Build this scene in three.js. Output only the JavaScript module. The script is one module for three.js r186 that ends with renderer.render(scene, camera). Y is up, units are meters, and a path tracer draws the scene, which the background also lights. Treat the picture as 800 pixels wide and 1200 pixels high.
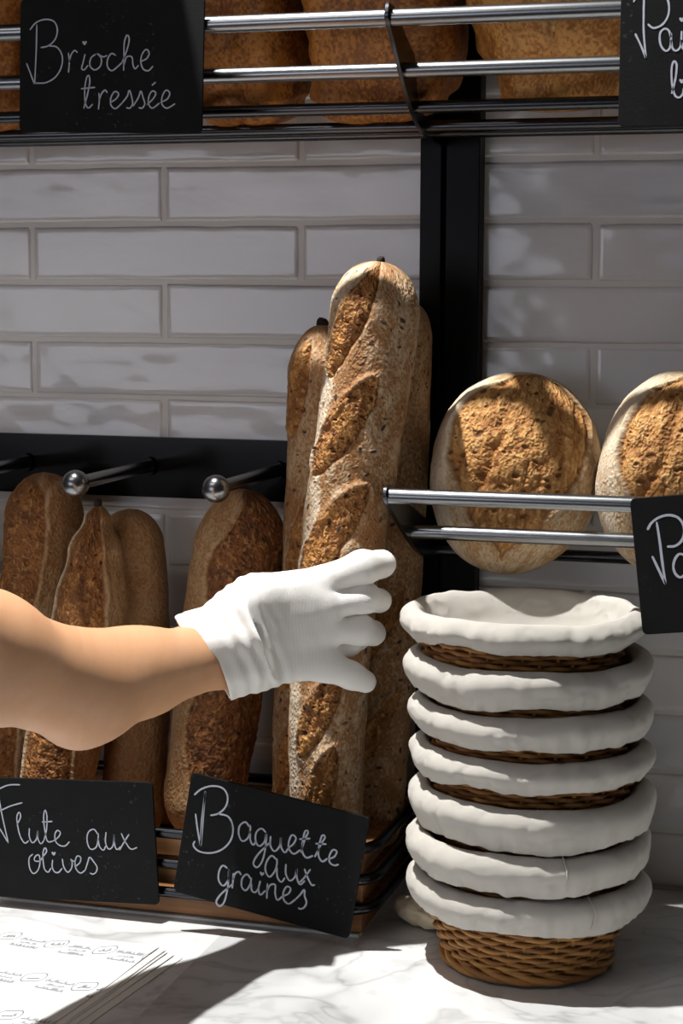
import * as THREE from 'three';
import { RoundedBoxGeometry } from 'three/addons/geometries/RoundedBoxGeometry.js';
import { mergeGeometries } from 'three/addons/utils/BufferGeometryUtils.js';
import { RectAreaLightUniformsLib } from 'three/addons/lights/RectAreaLightUniformsLib.js';

// ------------------------------------------------------------------ camera, light, exposure
// x right, y up (0 = counter top), z out of the tiled wall towards the viewer; metres
const scene = new THREE.Scene();
const FOCAL = 2100;
const camera = new THREE.PerspectiveCamera(2 * Math.atan(600 / FOCAL) * 180 / Math.PI, 800 / 1200, 0.05, 30);
camera.position.set(0.57024, 0.61636, 1.82716);
camera.rotation.set(-0.12268, 0.27977, 0.00395, 'YXZ');
camera.updateMatrixWorld(true);

const renderer = new THREE.WebGLRenderer({ antialias: true });
renderer.toneMapping = THREE.LinearToneMapping;
renderer.toneMappingExposure = 1.0;
renderer.shadowMap.enabled = true;
renderer.shadowMap.type = THREE.PCFSoftShadowMap;
RectAreaLightUniformsLib.init();

scene.background = new THREE.Color(0.5, 0.62, 0.95);           // overcast sky outside the shop window
const ROOM = { x0: -2.6, x1: 2.3, y0: -0.92, y1: 2.05, z1: 3.7 };
const WIN = { x0: -2.4, x1: -0.4, y0: 0.12, y1: 1.3 };          // shopfront window behind the viewer, mirrored in the glazed tiles
const daylight = new THREE.RectAreaLight(new THREE.Color(1.0, 0.98, 0.985), 1.5, WIN.x1 - WIN.x0 - 0.1, WIN.y1 - WIN.y0 - 0.1);
daylight.position.set((WIN.x0 + WIN.x1) / 2, (WIN.y0 + WIN.y1) / 2, ROOM.z1 - 0.02);
daylight.lookAt(daylight.position.x, daylight.position.y, 0);
scene.add(daylight);
const WIN2 = { x0: -0.16, x1: 0.26, y0: 0.78, y1: 1.3 };           // small window in the same wall
const PANEL = { x: -0.75, z: 1.75, w: 1.2, d: 0.7, power: 2.2 };    // unseen ceiling light over the shop floor, soft top fill
const panelLight = new THREE.RectAreaLight(new THREE.Color(1.0, 0.93, 0.84), PANEL.power, PANEL.w, PANEL.d);
panelLight.position.set(PANEL.x, ROOM.y1 - 0.032, PANEL.z);
panelLight.rotation.x = -Math.PI / 2;
scene.add(panelLight);
const SPOT = { pos: [-0.25, 1.93, 0.47], aim: [0.12, 0.28, 0.27], power: 18.5 };   // ceiling spotlight over the counter

// ------------------------------------------------------------------ helpers
const clamp = (x, a = 0, b = 1) => Math.min(b, Math.max(a, x));
const lerp = (a, b, t) => a + (b - a) * t;
const sstep = (a, b, x) => { const t = clamp((x - a) / (b - a)); return t * t * (3 - 2 * t); };
const gauss = (x, w) => Math.exp(-(x * x) / (w * w));
function rng(seed) { let s = seed >>> 0; return () => { s = (s + 0x6D2B79F5) >>> 0; let t = Math.imul(s ^ (s >>> 15), 1 | s); t = (t + Math.imul(t ^ (t >>> 7), 61 | t)) ^ t; return ((t ^ (t >>> 14)) >>> 0) / 4294967296; }; }
function hash3(x, y, z) { let h = Math.imul(x, 374761393) ^ Math.imul(y, 668265263) ^ Math.imul(z, 1274126177); h = Math.imul(h ^ (h >>> 13), 1274126177); h ^= h >>> 16; return (h >>> 0) / 4294967296; }
function noise(x, y, z) {
  const xi = Math.floor(x), yi = Math.floor(y), zi = Math.floor(z);
  let fx = x - xi, fy = y - yi, fz = z - zi;
  fx = fx * fx * (3 - 2 * fx); fy = fy * fy * (3 - 2 * fy); fz = fz * fz * (3 - 2 * fz);
  const a = lerp(hash3(xi, yi, zi), hash3(xi + 1, yi, zi), fx), b = lerp(hash3(xi, yi + 1, zi), hash3(xi + 1, yi + 1, zi), fx);
  const c = lerp(hash3(xi, yi, zi + 1), hash3(xi + 1, yi, zi + 1), fx), d = lerp(hash3(xi, yi + 1, zi + 1), hash3(xi + 1, yi + 1, zi + 1), fx);
  return lerp(lerp(a, b, fy), lerp(c, d, fy), fz);
}
function fbm(x, y, z, o = 4) { let s = 0, a = 0.5, n = 0; for (let i = 0; i < o; i++) { s += a * noise(x, y, z); n += a; a *= 0.5; x = x * 2.03 + 17.1; y = y * 2.03 + 5.7; z = z * 2.03 + 9.3; } return s / n; }
// a point of the place: where the line of sight through a spot of the photograph meets the plane z = const
function at(px, py, z) {
  const d = new THREE.Vector3((px - 400) / FOCAL, -(py - 600) / FOCAL, -1).transformDirection(camera.matrixWorld);
  return camera.position.clone().addScaledVector(d, (z - camera.position.z) / d.z);
}
const used = new Map();
function numbered(name) { const n = used.get(name) ?? 0; used.set(name, n + 1); return n ? `${name}_${String(n).padStart(3, '0')}` : name; }
function mesh(name, geo, mat, parent) {
  const m = new THREE.Mesh(geo, mat); m.castShadow = m.receiveShadow = true;
  if (parent) { m.name = name; parent.add(m); } else { m.name = numbered(name); scene.add(m); }
  return m;
}
function thing(name, label, category, pos = [0, 0, 0], group) {
  const o = new THREE.Group(); o.name = numbered(name); o.position.set(...pos); o.userData = { label, category };
  if (group) o.userData.group = group;
  scene.add(o); return o;
}
function tag(o, label, category, group) { o.userData = { label, category }; if (group) o.userData.group = group; return o; }
function structure(o, label, category) { o.userData = { kind: 'structure', label, category }; return o; }
const box = (w, h, d, x = 0, y = 0, z = 0) => new THREE.BoxGeometry(w, h, d).translate(x, y, z);
const rbox = (w, h, d, r, x = 0, y = 0, z = 0, seg = 2) => new RoundedBoxGeometry(w, h, d, seg, r).translate(x, y, z);
function rodX(x0, x1, y, z, r, seg = 20) { return new THREE.CylinderGeometry(r, r, x1 - x0, seg).rotateZ(Math.PI / 2).translate((x0 + x1) / 2, y, z); }
function dataTex(w, h, fn, { srgb = true, repeat } = {}) {
  const a = new Uint8Array(w * h * 4);
  for (let j = 0; j < h; j++) for (let i = 0; i < w; i++) { const c = fn(i / w, j / h, i, j), k = (j * w + i) * 4; a[k] = clamp(c[0], 0, 255); a[k + 1] = clamp(c[1], 0, 255); a[k + 2] = clamp(c[2], 0, 255); a[k + 3] = 255; }
  const t = new THREE.DataTexture(a, w, h, THREE.RGBAFormat); t.magFilter = THREE.LinearFilter; t.minFilter = THREE.LinearMipmapLinearFilter; t.generateMipmaps = true;
  t.wrapS = t.wrapT = THREE.RepeatWrapping; if (srgb) t.colorSpace = THREE.SRGBColorSpace; if (repeat) t.repeat.set(...repeat);
  t.needsUpdate = true; return t;
}
function gridGeo(nu, nv, fn, closedU = false) {     // fn(u, v) -> [x, y, z]
  const pos = [], uv = [], idx = [];
  for (let j = 0; j <= nv; j++) for (let i = 0; i <= nu; i++) { const p = fn(i / nu, j / nv); pos.push(p[0], p[1], p[2]); uv.push(i / nu, j / nv); }
  const w = nu + 1;
  for (let j = 0; j < nv; j++) for (let i = 0; i < nu; i++) { const a = j * w + i; idx.push(a, a + 1, a + w, a + 1, a + w + 1, a + w); }
  const g = new THREE.BufferGeometry();
  g.setAttribute('position', new THREE.Float32BufferAttribute(pos, 3)); g.setAttribute('uv', new THREE.Float32BufferAttribute(uv, 2)); g.setIndex(idx); g.computeVertexNormals();
  if (closedU) { const n = g.attributes.normal; for (let j = 0; j <= nv; j++) { const a = j * w, b = j * w + nu; const x = n.getX(a) + n.getX(b), y = n.getY(a) + n.getY(b), z = n.getZ(a) + n.getZ(b), l = Math.hypot(x, y, z) || 1; n.setXYZ(a, x / l, y / l, z / l); n.setXYZ(b, x / l, y / l, z / l); } }
  return g;
}
// surface nets: meshes the zero level of a distance field inside a box
function surfaceNets(lo, hi, cell, field) {
  const n = [0, 1, 2].map(k => Math.ceil((hi[k] - lo[k]) / cell) + 1), [nx, ny, nz] = n, F = new Float32Array(nx * ny * nz);
  const id = (i, j, k) => (k * ny + j) * nx + i;
  for (let k = 0; k < nz; k++) for (let j = 0; j < ny; j++) for (let i = 0; i < nx; i++) F[id(i, j, k)] = field(lo[0] + i * cell, lo[1] + j * cell, lo[2] + k * cell);
  const vid = new Int32Array(nx * ny * nz).fill(-1), pos = [], nor = [], idx = [], uv = [];
  const E = [[0, 1], [2, 3], [4, 5], [6, 7], [0, 2], [1, 3], [4, 6], [5, 7], [0, 4], [1, 5], [2, 6], [3, 7]];
  for (let k = 0; k < nz - 1; k++) for (let j = 0; j < ny - 1; j++) for (let i = 0; i < nx - 1; i++) {
    const f = []; let m = 0;
    for (let c = 0; c < 8; c++) { f.push(F[id(i + (c & 1), j + ((c >> 1) & 1), k + (c >> 2))]); if (f[c] < 0) m |= 1 << c; }
    if (m === 0 || m === 255) continue;
    let x = 0, y = 0, z = 0, cnt = 0;
    for (const [a, b] of E) if ((f[a] < 0) !== (f[b] < 0)) { const t = f[a] / (f[a] - f[b]); x += lerp(a & 1, b & 1, t); y += lerp((a >> 1) & 1, (b >> 1) & 1, t); z += lerp(a >> 2, b >> 2, t); cnt++; }
    const p = [lo[0] + (i + x / cnt) * cell, lo[1] + (j + y / cnt) * cell, lo[2] + (k + z / cnt) * cell];
    vid[id(i, j, k)] = pos.length / 3; pos.push(...p);
    const e = cell * 0.7, g = [field(p[0] + e, p[1], p[2]) - field(p[0] - e, p[1], p[2]), field(p[0], p[1] + e, p[2]) - field(p[0], p[1] - e, p[2]), field(p[0], p[1], p[2] + e) - field(p[0], p[1], p[2] - e)], l = Math.hypot(...g) || 1;
    nor.push(g[0] / l, g[1] / l, g[2] / l); uv.push(p[0] - p[2] * 0.6, p[1] + p[2] * 0.3);
  }
  const quad = (a, b, c, d, flip) => { if (a < 0 || b < 0 || c < 0 || d < 0) return; flip ? idx.push(a, c, b, a, d, c) : idx.push(a, b, c, a, c, d); };
  for (let k = 1; k < nz - 1; k++) for (let j = 1; j < ny - 1; j++) for (let i = 1; i < nx - 1; i++) {
    const s = F[id(i, j, k)] < 0;
    if (s !== F[id(i + 1, j, k)] < 0) quad(vid[id(i, j - 1, k - 1)], vid[id(i, j, k - 1)], vid[id(i, j, k)], vid[id(i, j - 1, k)], !s);
    if (s !== F[id(i, j + 1, k)] < 0) quad(vid[id(i - 1, j, k - 1)], vid[id(i - 1, j, k)], vid[id(i, j, k)], vid[id(i, j, k - 1)], !s);
    if (s !== F[id(i, j, k + 1)] < 0) quad(vid[id(i - 1, j - 1, k)], vid[id(i, j - 1, k)], vid[id(i, j, k)], vid[id(i - 1, j, k)], !s);
  }
  const g = new THREE.BufferGeometry();
  g.setAttribute('position', new THREE.Float32BufferAttribute(pos, 3)); g.setAttribute('normal', new THREE.Float32BufferAttribute(nor, 3)); g.setAttribute('uv', new THREE.Float32BufferAttribute(uv, 2)); g.setIndex(idx);
  return g;
}
const smin = (a, b, k) => { const h = clamp(0.5 + 0.5 * (b - a) / k); return lerp(b, a, h) - k * h * (1 - h); };
function capsule(a, b, ra, rb) {                     // tapered capsule distance
  const ax = a.x, ay = a.y, az = a.z, bx = b.x - ax, by = b.y - ay, bz = b.z - az, l2 = bx * bx + by * by + bz * bz || 1e-9;
  return (x, y, z) => { const px = x - ax, py = y - ay, pz = z - az, t = clamp((px * bx + py * by + pz * bz) / l2); return Math.hypot(px - bx * t, py - by * t, pz - bz * t) - lerp(ra, rb, t); };
}

// ------------------------------------------------------------------ materials
const std = (color, roughness = 0.7, extra = {}) => new THREE.MeshStandardMaterial({ color, roughness, ...extra });
const phys = (color, roughness, extra) => new THREE.MeshPhysicalMaterial({ color, roughness, ...extra });
const speck = dataTex(256, 256, (u, v, i, j) => { const n = 120 + 90 * (fbm(i * 0.35, j * 0.35, 3, 3) - 0.5) + 60 * (hash3(i, j, 5) - 0.5); return [n, n, n]; }, { srgb: false });
const ripple = dataTex(512, 512, (u, v) => {          // uneven hand-made glaze; wraps round
  const P = 6, w = (a, b, s) => { const t = sstep(0.7, 1, a), q = sstep(0.7, 1, b); const f = (x, y) => fbm(x * P * 1.6, y * P * 4, s, 3); return lerp(lerp(f(a, b), f(a - 1, b), t), lerp(f(a, b - 1), f(a - 1, b - 1), t), q); };
  const n = 255 * w(u, v, 1.5); return [n, n, n];
}, { srgb: false });
const steel = new THREE.MeshStandardMaterial({ color: 0x8a8c8f, metalness: 1, roughness: 0.27 });
const darkSteel = new THREE.MeshStandardMaterial({ color: 0x3a3b3e, metalness: 1, roughness: 0.25 });
const gunSteel = new THREE.MeshStandardMaterial({ color: 0x4c4d50, metalness: 1, roughness: 0.26 });
const blackMetal = phys(0x050505, 0.4, { specularIntensity: 0.3 });
const glossBlack = phys(0x0b0908, 0.16, { specularIntensity: 0.35 });
const grain = dataTex(512, 256, (u, v) => {
  const y = v * 26 + 1.4 * fbm(u * 3, v * 6, 2, 3), ring = 0.5 + 0.5 * Math.sin(y * 2.2 + 5 * fbm(u * 1.5, v * 5, 8, 2)), fine = fbm(u * 14, v * 190, 4, 3);
  const t = 0.55 * ring + 0.45 * fine; return [lerp(104, 170, t), lerp(68, 118, t), lerp(36, 68, t)];
});
const wood = std(0xffffff, 0.55, { map: grain, bumpMap: grain, bumpScale: 0.0006 });

// ------------------------------------------------------------------ room shell
{
  const wallPaint = std(0x7a736b, 0.85), ceilPaint = std(0x8f8a83, 0.9), floorMat = std(0x59524b, 0.6);
  const { x0, x1, y0, y1, z1 } = ROOM, W = x1 - x0, H = y1 - y0, cx = (x0 + x1) / 2, cy = (y0 + y1) / 2, T = 0.12;
  structure(mesh('floor', box(W + 2 * T, T, z1 + 2 * T, cx, y0 - T / 2, z1 / 2), floorMat), 'dark shop floor behind the counter', 'floor');
  structure(mesh('ceiling', box(W + 2 * T, T, z1 + 2 * T, cx, y1 + T / 2, z1 / 2), ceilPaint), 'pale plain shop ceiling above the counter', 'ceiling');
  structure(mesh('wall_right', box(T, H, z1, x1 + T / 2, cy, z1 / 2), wallPaint), 'plain painted shop wall on the right', 'wall');
  // wall with two openings side by side
  const strip = (a0, a1, b0, b1) => box(a1 - a0, b1 - b0, T, (a0 + a1) / 2, (b0 + b1) / 2, z1 + T / 2), A = WIN, B = WIN2;
  structure(mesh('wall_left', box(T, H, z1, x0 - T / 2, cy, z1 / 2), wallPaint), 'plain painted shop wall on the left', 'wall');
  structure(mesh('wall_front', mergeGeometries([strip(x0, A.x0, y0, y1), strip(A.x0, A.x1, y0, A.y0), strip(A.x0, A.x1, A.y1, y1), strip(A.x1, B.x0, y0, y1), strip(B.x0, B.x1, y0, B.y0), strip(B.x0, B.x1, B.y1, y1), strip(B.x1, x1, y0, y1)]), wallPaint), 'plain shop wall with the two windows behind the viewer', 'wall');
  const window_ = (name, label, pos, turn, ww, wh) => {
    const win = new THREE.Group(); win.name = name; win.position.set(...pos); win.rotation.y = turn; scene.add(win); structure(win, label, 'window');
    mesh('window_frame', mergeGeometries([box(ww, 0.05, 0.06, 0, 0.025, 0), box(ww, 0.05, 0.06, 0, wh - 0.025, 0), box(0.05, wh - 0.1, 0.06, -ww / 2 + 0.025, wh / 2, 0), box(0.05, wh - 0.1, 0.06, ww / 2 - 0.025, wh / 2, 0)]), std(0x2a2a2c, 0.5), win);
    mesh('pane', box(ww - 0.1, wh - 0.1, 0.004, 0, wh / 2, 0.01), phys(0xffffff, 0.02, { transmission: 1, thickness: 0 }), win);
  };
  window_('window_1', 'large shopfront window with dark frame facing the tiled wall', [(WIN.x0 + WIN.x1) / 2, WIN.y0, z1 + T / 2], 0, WIN.x1 - WIN.x0, WIN.y1 - WIN.y0);
  window_('window_2', 'small window with dark frame facing the tiled wall', [(WIN2.x0 + WIN2.x1) / 2, WIN2.y0, z1 + T / 2], 0, WIN2.x1 - WIN2.x0, WIN2.y1 - WIN2.y0);
}
// tiled wall: rows of 62.5 mm, running bond of long glazed tiles
{
  const ROW = 0.0625, TW = 0.31036, wall = new THREE.Group(); wall.name = 'wall_back'; scene.add(wall);
  structure(wall, 'glossy white brick tile wall behind the bread', 'wall');
  const { x0, x1, y0, y1 } = ROOM;
  mesh('grout', box(x1 - x0, y1 - y0, 0.12, (x0 + x1) / 2, (y0 + y1) / 2, -0.0604), std(0xd9d5d0, 0.4), wall);
  const R = rng(11), geos = [];
  for (let k = 0; k < 8; k++) {
    const w = TW - 0.0026, h = ROW - 0.0026, s = k * 7.3;
    const wob = (x, y) => 0.0007 * (fbm(x * 20 + s, y * 20, s, 2) - 0.5) * 2;
    const NU = 44, NV = 14, edge = (d) => d >= 0.0034 ? 1 : Math.sqrt(Math.max(0, 1 - (1 - d / 0.0034) ** 2));
    const warp = t => { const q = 2 * t - 1, a = Math.abs(q); return 0.5 + 0.5 * Math.sign(q) * (1 - Math.pow(1 - a, 1.55)); };
    const g = gridGeo(NU, NV, (u, v) => {
      const x = (warp(u) - 0.5) * w, y = (warp(v) - 0.5) * h;
      const ex = w / 2 - Math.abs(x), ey = h / 2 - Math.abs(y);
      const z = -0.0045 + 0.0055 * Math.min(edge(ex), edge(ey)) * (0.75 + 0.25 * edge(Math.min(ex, ey))) + 0.0009 * (fbm(x * 26 + s, y * 55 + s, s, 3) - 0.5) * edge(Math.min(ex, ey)) * 2;
      return [x + wob(x, y) * (ex < 0.02 ? 1 : 0.3), y + wob(y + 3, x) * (ey < 0.02 ? 1.2 : 0.3), z];
    });
    const uv = g.attributes.uv; for (let i = 0; i < uv.count; i++) uv.setXY(i, uv.getX(i) * 0.9 + k * 0.37, uv.getY(i) * 0.22 + k * 0.21);
    geos.push(g);
  }
  const glaze = [[0.70, 0.69, 0.69], [0.68, 0.67, 0.675], [0.72, 0.70, 0.695]].map(c => phys(new THREE.Color(...c), 0.3, { clearcoat: 0.7, clearcoatRoughness: 0.07, bumpMap: ripple, bumpScale: 0.0009 }));
  for (let k = -19; k <= 14; k++) for (let c = -8; c <= 6; c++) {
    const x = (c - 0.5) * TW + (k % 2 ? TW / 2 : 0) + (R() - 0.5) * 0.0016, y = (12.5 - k) * ROW + (R() - 0.5) * 0.001;
    if (x - TW / 2 < x0 || x + TW / 2 > x1 || y > y1 - 0.03 || y < -0.1) { R(); R(); continue; }
    const m = mesh('tile', geos[Math.floor(R() * 8)], glaze[Math.floor(R() * 3)], wall);
    m.position.set(x, y, 0); m.rotation.z = (R() - 0.5) * 0.006; m.rotation.x = (R() - 0.5) * 0.012; m.rotation.y = (R() - 0.5) * 0.006; if (R() < 0.5) m.scale.x = 1;
  }
}
// counter with marble worktop
{
  const marble = dataTex(1024, 512, (u, v) => {
    const x = u * 9, y = v * 4.5, wx = x + 2.2 * fbm(x * 0.7, y * 0.7, 1, 4), wy = y + 2.2 * fbm(x * 0.7 + 9, y * 0.7, 5, 4);
    const ridge = (f, s) => 1 - Math.abs(2 * fbm(wx * f, wy * f * 1.5, s, 4) - 1);
    const vein = Math.pow(ridge(0.8, 3), 14) * 0.5 + Math.pow(ridge(1.9, 7), 20) * 0.55, cloud = fbm(wx * 0.9, wy * 0.9, 11, 4);
    const spots = sstep(0.66, 0.78, fbm(x * 9, y * 9, 21, 3)) * 0.22;
    const g = 232 - 26 * sstep(0.45, 0.75, cloud) - 62 * clamp(vein) * (0.4 + 0.9 * fbm(x * 2, y * 2, 30, 3)) - 40 * spots;
    return [g - 1, g, g];
  });
  const m = phys(0xffffff, 0.3, { map: marble, clearcoat: 0.35, clearcoatRoughness: 0.15 });
  const g = rbox(3.4, 0.035, 0.86, 0.004, 0.3, -0.0175, 0.431);
  const p = g.attributes.position, uv = g.attributes.uv; for (let i = 0; i < p.count; i++) uv.setXY(i, (p.getX(i) + p.getY(i)) / 1.6, (p.getZ(i) + p.getY(i)) / 0.8);
  tag(mesh('worktop', g, m), 'white marble worktop with soft grey veins under the bread racks', 'worktop');
  const cab = thing('counter_cabinet', 'dark base cabinet carrying the marble worktop', 'cabinet', [0.3, ROOM.y0, 0.4]);
  mesh('body', box(3.36, 0.885, 0.76, 0, 0.4425, 0), std(0x2c2a28, 0.6), cab);
  for (let i = 0; i < 4; i++) mesh('door', rbox(0.82, 0.78, 0.02, 0.003, -1.26 + i * 0.84, 0.45, 0.392), std(0x33302d, 0.55), cab);
}
// unseen flat ceiling light, kept as soft top fill
{
  const t = thing('fill_ceiling_light', 'unseen flat ceiling light kept as soft top fill over the shop floor', 'ceiling light', [PANEL.x, ROOM.y1, PANEL.z]);
  mesh('frame', mergeGeometries([box(PANEL.w + 0.04, 0.028, 0.02, 0, -0.014, PANEL.d / 2 + 0.01), box(PANEL.w + 0.04, 0.028, 0.02, 0, -0.014, -PANEL.d / 2 - 0.01), box(0.02, 0.028, PANEL.d, PANEL.w / 2 + 0.01, -0.014, 0), box(0.02, 0.028, PANEL.d, -PANEL.w / 2 - 0.01, -0.014, 0)]), std(0xcfcfcf, 0.5), t);
  mesh('lamp', box(PANEL.w, 0.02, PANEL.d, 0, -0.012, 0), new THREE.MeshStandardMaterial({ color: 0xffffff, emissive: 0xf2f4ff, emissiveIntensity: 1 }), t);
}
// ceiling spotlight that throws the hard light
{
  const s = thing('ceiling_spotlight', 'small black ceiling spotlight aimed at the bread counter', 'spotlight', [SPOT.pos[0], ROOM.y1, SPOT.pos[2]]);
  const dir = new THREE.Vector3(...SPOT.aim).sub(new THREE.Vector3(...SPOT.pos)).normalize(), q = new THREE.Quaternion().setFromUnitVectors(new THREE.Vector3(0, -1, 0), dir);
  mesh('mount', new THREE.CylinderGeometry(0.045, 0.045, 0.015, 28).translate(0, -0.0075, 0), blackMetal, s);
  const local = new THREE.Vector3(...SPOT.pos).sub(s.position);
  const shell = new THREE.LatheGeometry([[0, 0.06], [0.036, 0.058], [0.04, 0.05], [0.04, -0.03], [0.036, -0.03], [0.034, 0.0], [0, 0.0]].map(a => new THREE.Vector2(...a)), 32);
  const h = mesh('housing', shell, blackMetal, s); h.position.copy(local).addScaledVector(dir, -0.012); h.quaternion.copy(q);
  const face = mesh('lamp', new THREE.CylinderGeometry(0.033, 0.033, 0.004, 28), new THREE.MeshStandardMaterial({ color: 0xffffff, emissive: 0xfff3e2, emissiveIntensity: 6 }), s);
  face.position.copy(local).addScaledVector(dir, -0.006); face.quaternion.copy(q);
  const L = new THREE.SpotLight(new THREE.Color(1, 0.985, 0.955), SPOT.power, 0, 0.62, 0.5, 2);
  L.position.set(...SPOT.pos).addScaledVector(dir, 0.02); L.target.position.set(...SPOT.aim); L.castShadow = true; L.shadow.mapSize.set(2048, 2048); L.shadow.radius = 0.9; L.shadow.bias = -0.0004;
  scene.add(L, L.target);
}

// ------------------------------------------------------------------ black upright on the wall and steel racks
{
  const p = thing('shelf_upright', 'tall black slotted metal upright on the tiled wall between the racks', 'upright', [0.1655, 0, 0.001]);
  mesh('front_channel', rbox(0.0225, 1.95, 0.026, 0.0012, -0.0195, 0.975, 0.013), blackMetal, p);
  mesh('slot', box(0.006, 1.95, 0.014, -0.006, 0.975, 0.008), blackMetal, p);
  mesh('front_channel', rbox(0.035, 1.95, 0.026, 0.0012, 0.0135, 0.975, 0.013), blackMetal, p);
}
function bracketGeo(outer, inner, t = 0.004) {       // side plate in the z-y plane, drawn as [z, y]
  const s = new THREE.Shape(), V = a => new THREE.Vector2(...a);
  s.moveTo(...outer[0]); s.splineThru(outer.slice(1).map(V)); s.lineTo(...inner[0]); s.splineThru(inner.slice(1).map(V)); s.closePath();
  return new THREE.ExtrudeGeometry(s, { depth: t - 0.0012, bevelEnabled: true, bevelThickness: 0.0006, bevelSize: 0.0006, bevelSegments: 2, curveSegments: 24 }).rotateY(-Math.PI / 2).translate(t / 2, 0, 0);
}
function rack(label, x0, x1, rails, outer, inner, brackets) {
  const t = thing('bread_rack', label, 'rack', [0.158, 0, 0]);
  for (const [y, z, r, m] of rails) {
    const rl = mesh('rail', rodX(x0 - 0.158, x1 - 0.158, y, z, r, 24), m ?? steel, t);
    rl.userData.label = 'polished steel tube';
  }
  const g = bracketGeo(outer, inner);
  for (const b of brackets) { const m = mesh('bracket', g, gunSteel, t); m.position.x = b - 0.158; }
  return t;
}
rack('steel tube rack of tin loaves and brioche high on the wall', -0.78, 1.1, [[0.8575, 0.245, 0.0078], [0.8178, 0.1937, 0.0072], [0.7888, 0.15, 0.006, gunSteel], [0.7745, 0.106, 0.006, gunSteel], [0.7735, 0.055, 0.006, gunSteel]],
  [[0.254, 0.869], [0.256, 0.855], [0.232, 0.836], [0.2, 0.8085], [0.156, 0.7805], [0.108, 0.7665], [0.028, 0.7625]], [[0.028, 0.812], [0.1, 0.82], [0.17, 0.84], [0.236, 0.868]], [-0.62, 0.158, 0.94]);
rack('short steel tube rack holding the two round floured loaves', 0.158, 1.0, [[0.4297, 0.242, 0.0073], [0.3855, 0.155, 0.007], [0.3525, 0.045, 0.006, gunSteel]],
  [[0.249, 0.4385], [0.2515, 0.428], [0.225, 0.412], [0.156, 0.3755], [0.1, 0.354], [0.028, 0.3405]], [[0.028, 0.372], [0.1, 0.392], [0.18, 0.418], [0.236, 0.4385]], [0.158, 0.84]);
// shelf assumed above the view, added to keep the spotlight off the wall
{
  const t = thing('shade_shelf', 'unseen dark shelf boards added above the top rack to shade the wall and loaves', 'shelf', [0.158, 1.06, 0]);
  mesh('board', rbox(1.2, 0.022, 0.232, 0.002, 0.37, 0.011, 0.122), std(0x2b221b, 0.6), t);
  mesh('board', rbox(0.78, 0.022, 0.315, 0.002, -0.621, 0.011, 0.1635), std(0x2b221b, 0.6), t);  // left board made deeper so the flutes fall in shade
  for (const x of [-0.7, 0, 0.7]) mesh('bracket', bracketGeo([[0.006, -0.12], [0.03, -0.11], [0.2, -0.02], [0.22, -0.0008]], [[0.1, -0.0008], [0.006, -0.0008]], 0.004), gunSteel, t).position.x = x;
}
// dark plate with ball-ended prongs
{
  const t = thing('prong_rail', 'glossy dark steel wall plate with ball-ended chrome prongs', 'wall rail', [-0.2, 0.425, 0.001]);
  mesh('plate', rbox(0.664, 0.066, 0.009, 0.001, 0.002, -0.0005, 0.0055), glossBlack, t);
  for (const x of [-0.318, -0.1715, -0.0235]) {
    const rod = mesh('prong', new THREE.CylinderGeometry(0.0068, 0.0068, 0.186, 20).rotateX(Math.PI / 2).translate(0, 0, 0.102), steel, t); rod.position.set(x + 0.2, 0.0005, 0);
    mesh('ball_end', new THREE.SphereGeometry(0.0137, 36, 24).translate(0, 0, 0.2), steel, rod);
    mesh('collar', new THREE.CylinderGeometry(0.0105, 0.0105, 0.006, 20).rotateX(Math.PI / 2).translate(0, 0, 0.013), glossBlack, rod);
  }
}

// ------------------------------------------------------------------ bread
const C = { flour: [214, 201, 180], dust: [186, 164, 134], crust: [158, 116, 70], gold: [186, 126, 62], brown: [134, 82, 36], dark: [88, 52, 24], crumb: [205, 158, 98], burnt: [38, 26, 18] };
const mix3 = (a, b, t) => [lerp(a[0], b[0], t), lerp(a[1], b[1], t), lerp(a[2], b[2], t)];
function interp(a, v) { for (let i = 1; i < a.length; i++) if (v <= a[i][0]) { const t = clamp((v - a[i - 1][0]) / (a[i][0] - a[i - 1][0])); return lerp(a[i - 1][1], a[i][1], t * t * (3 - 2 * t)); } return a[a.length - 1][1]; }
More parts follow.
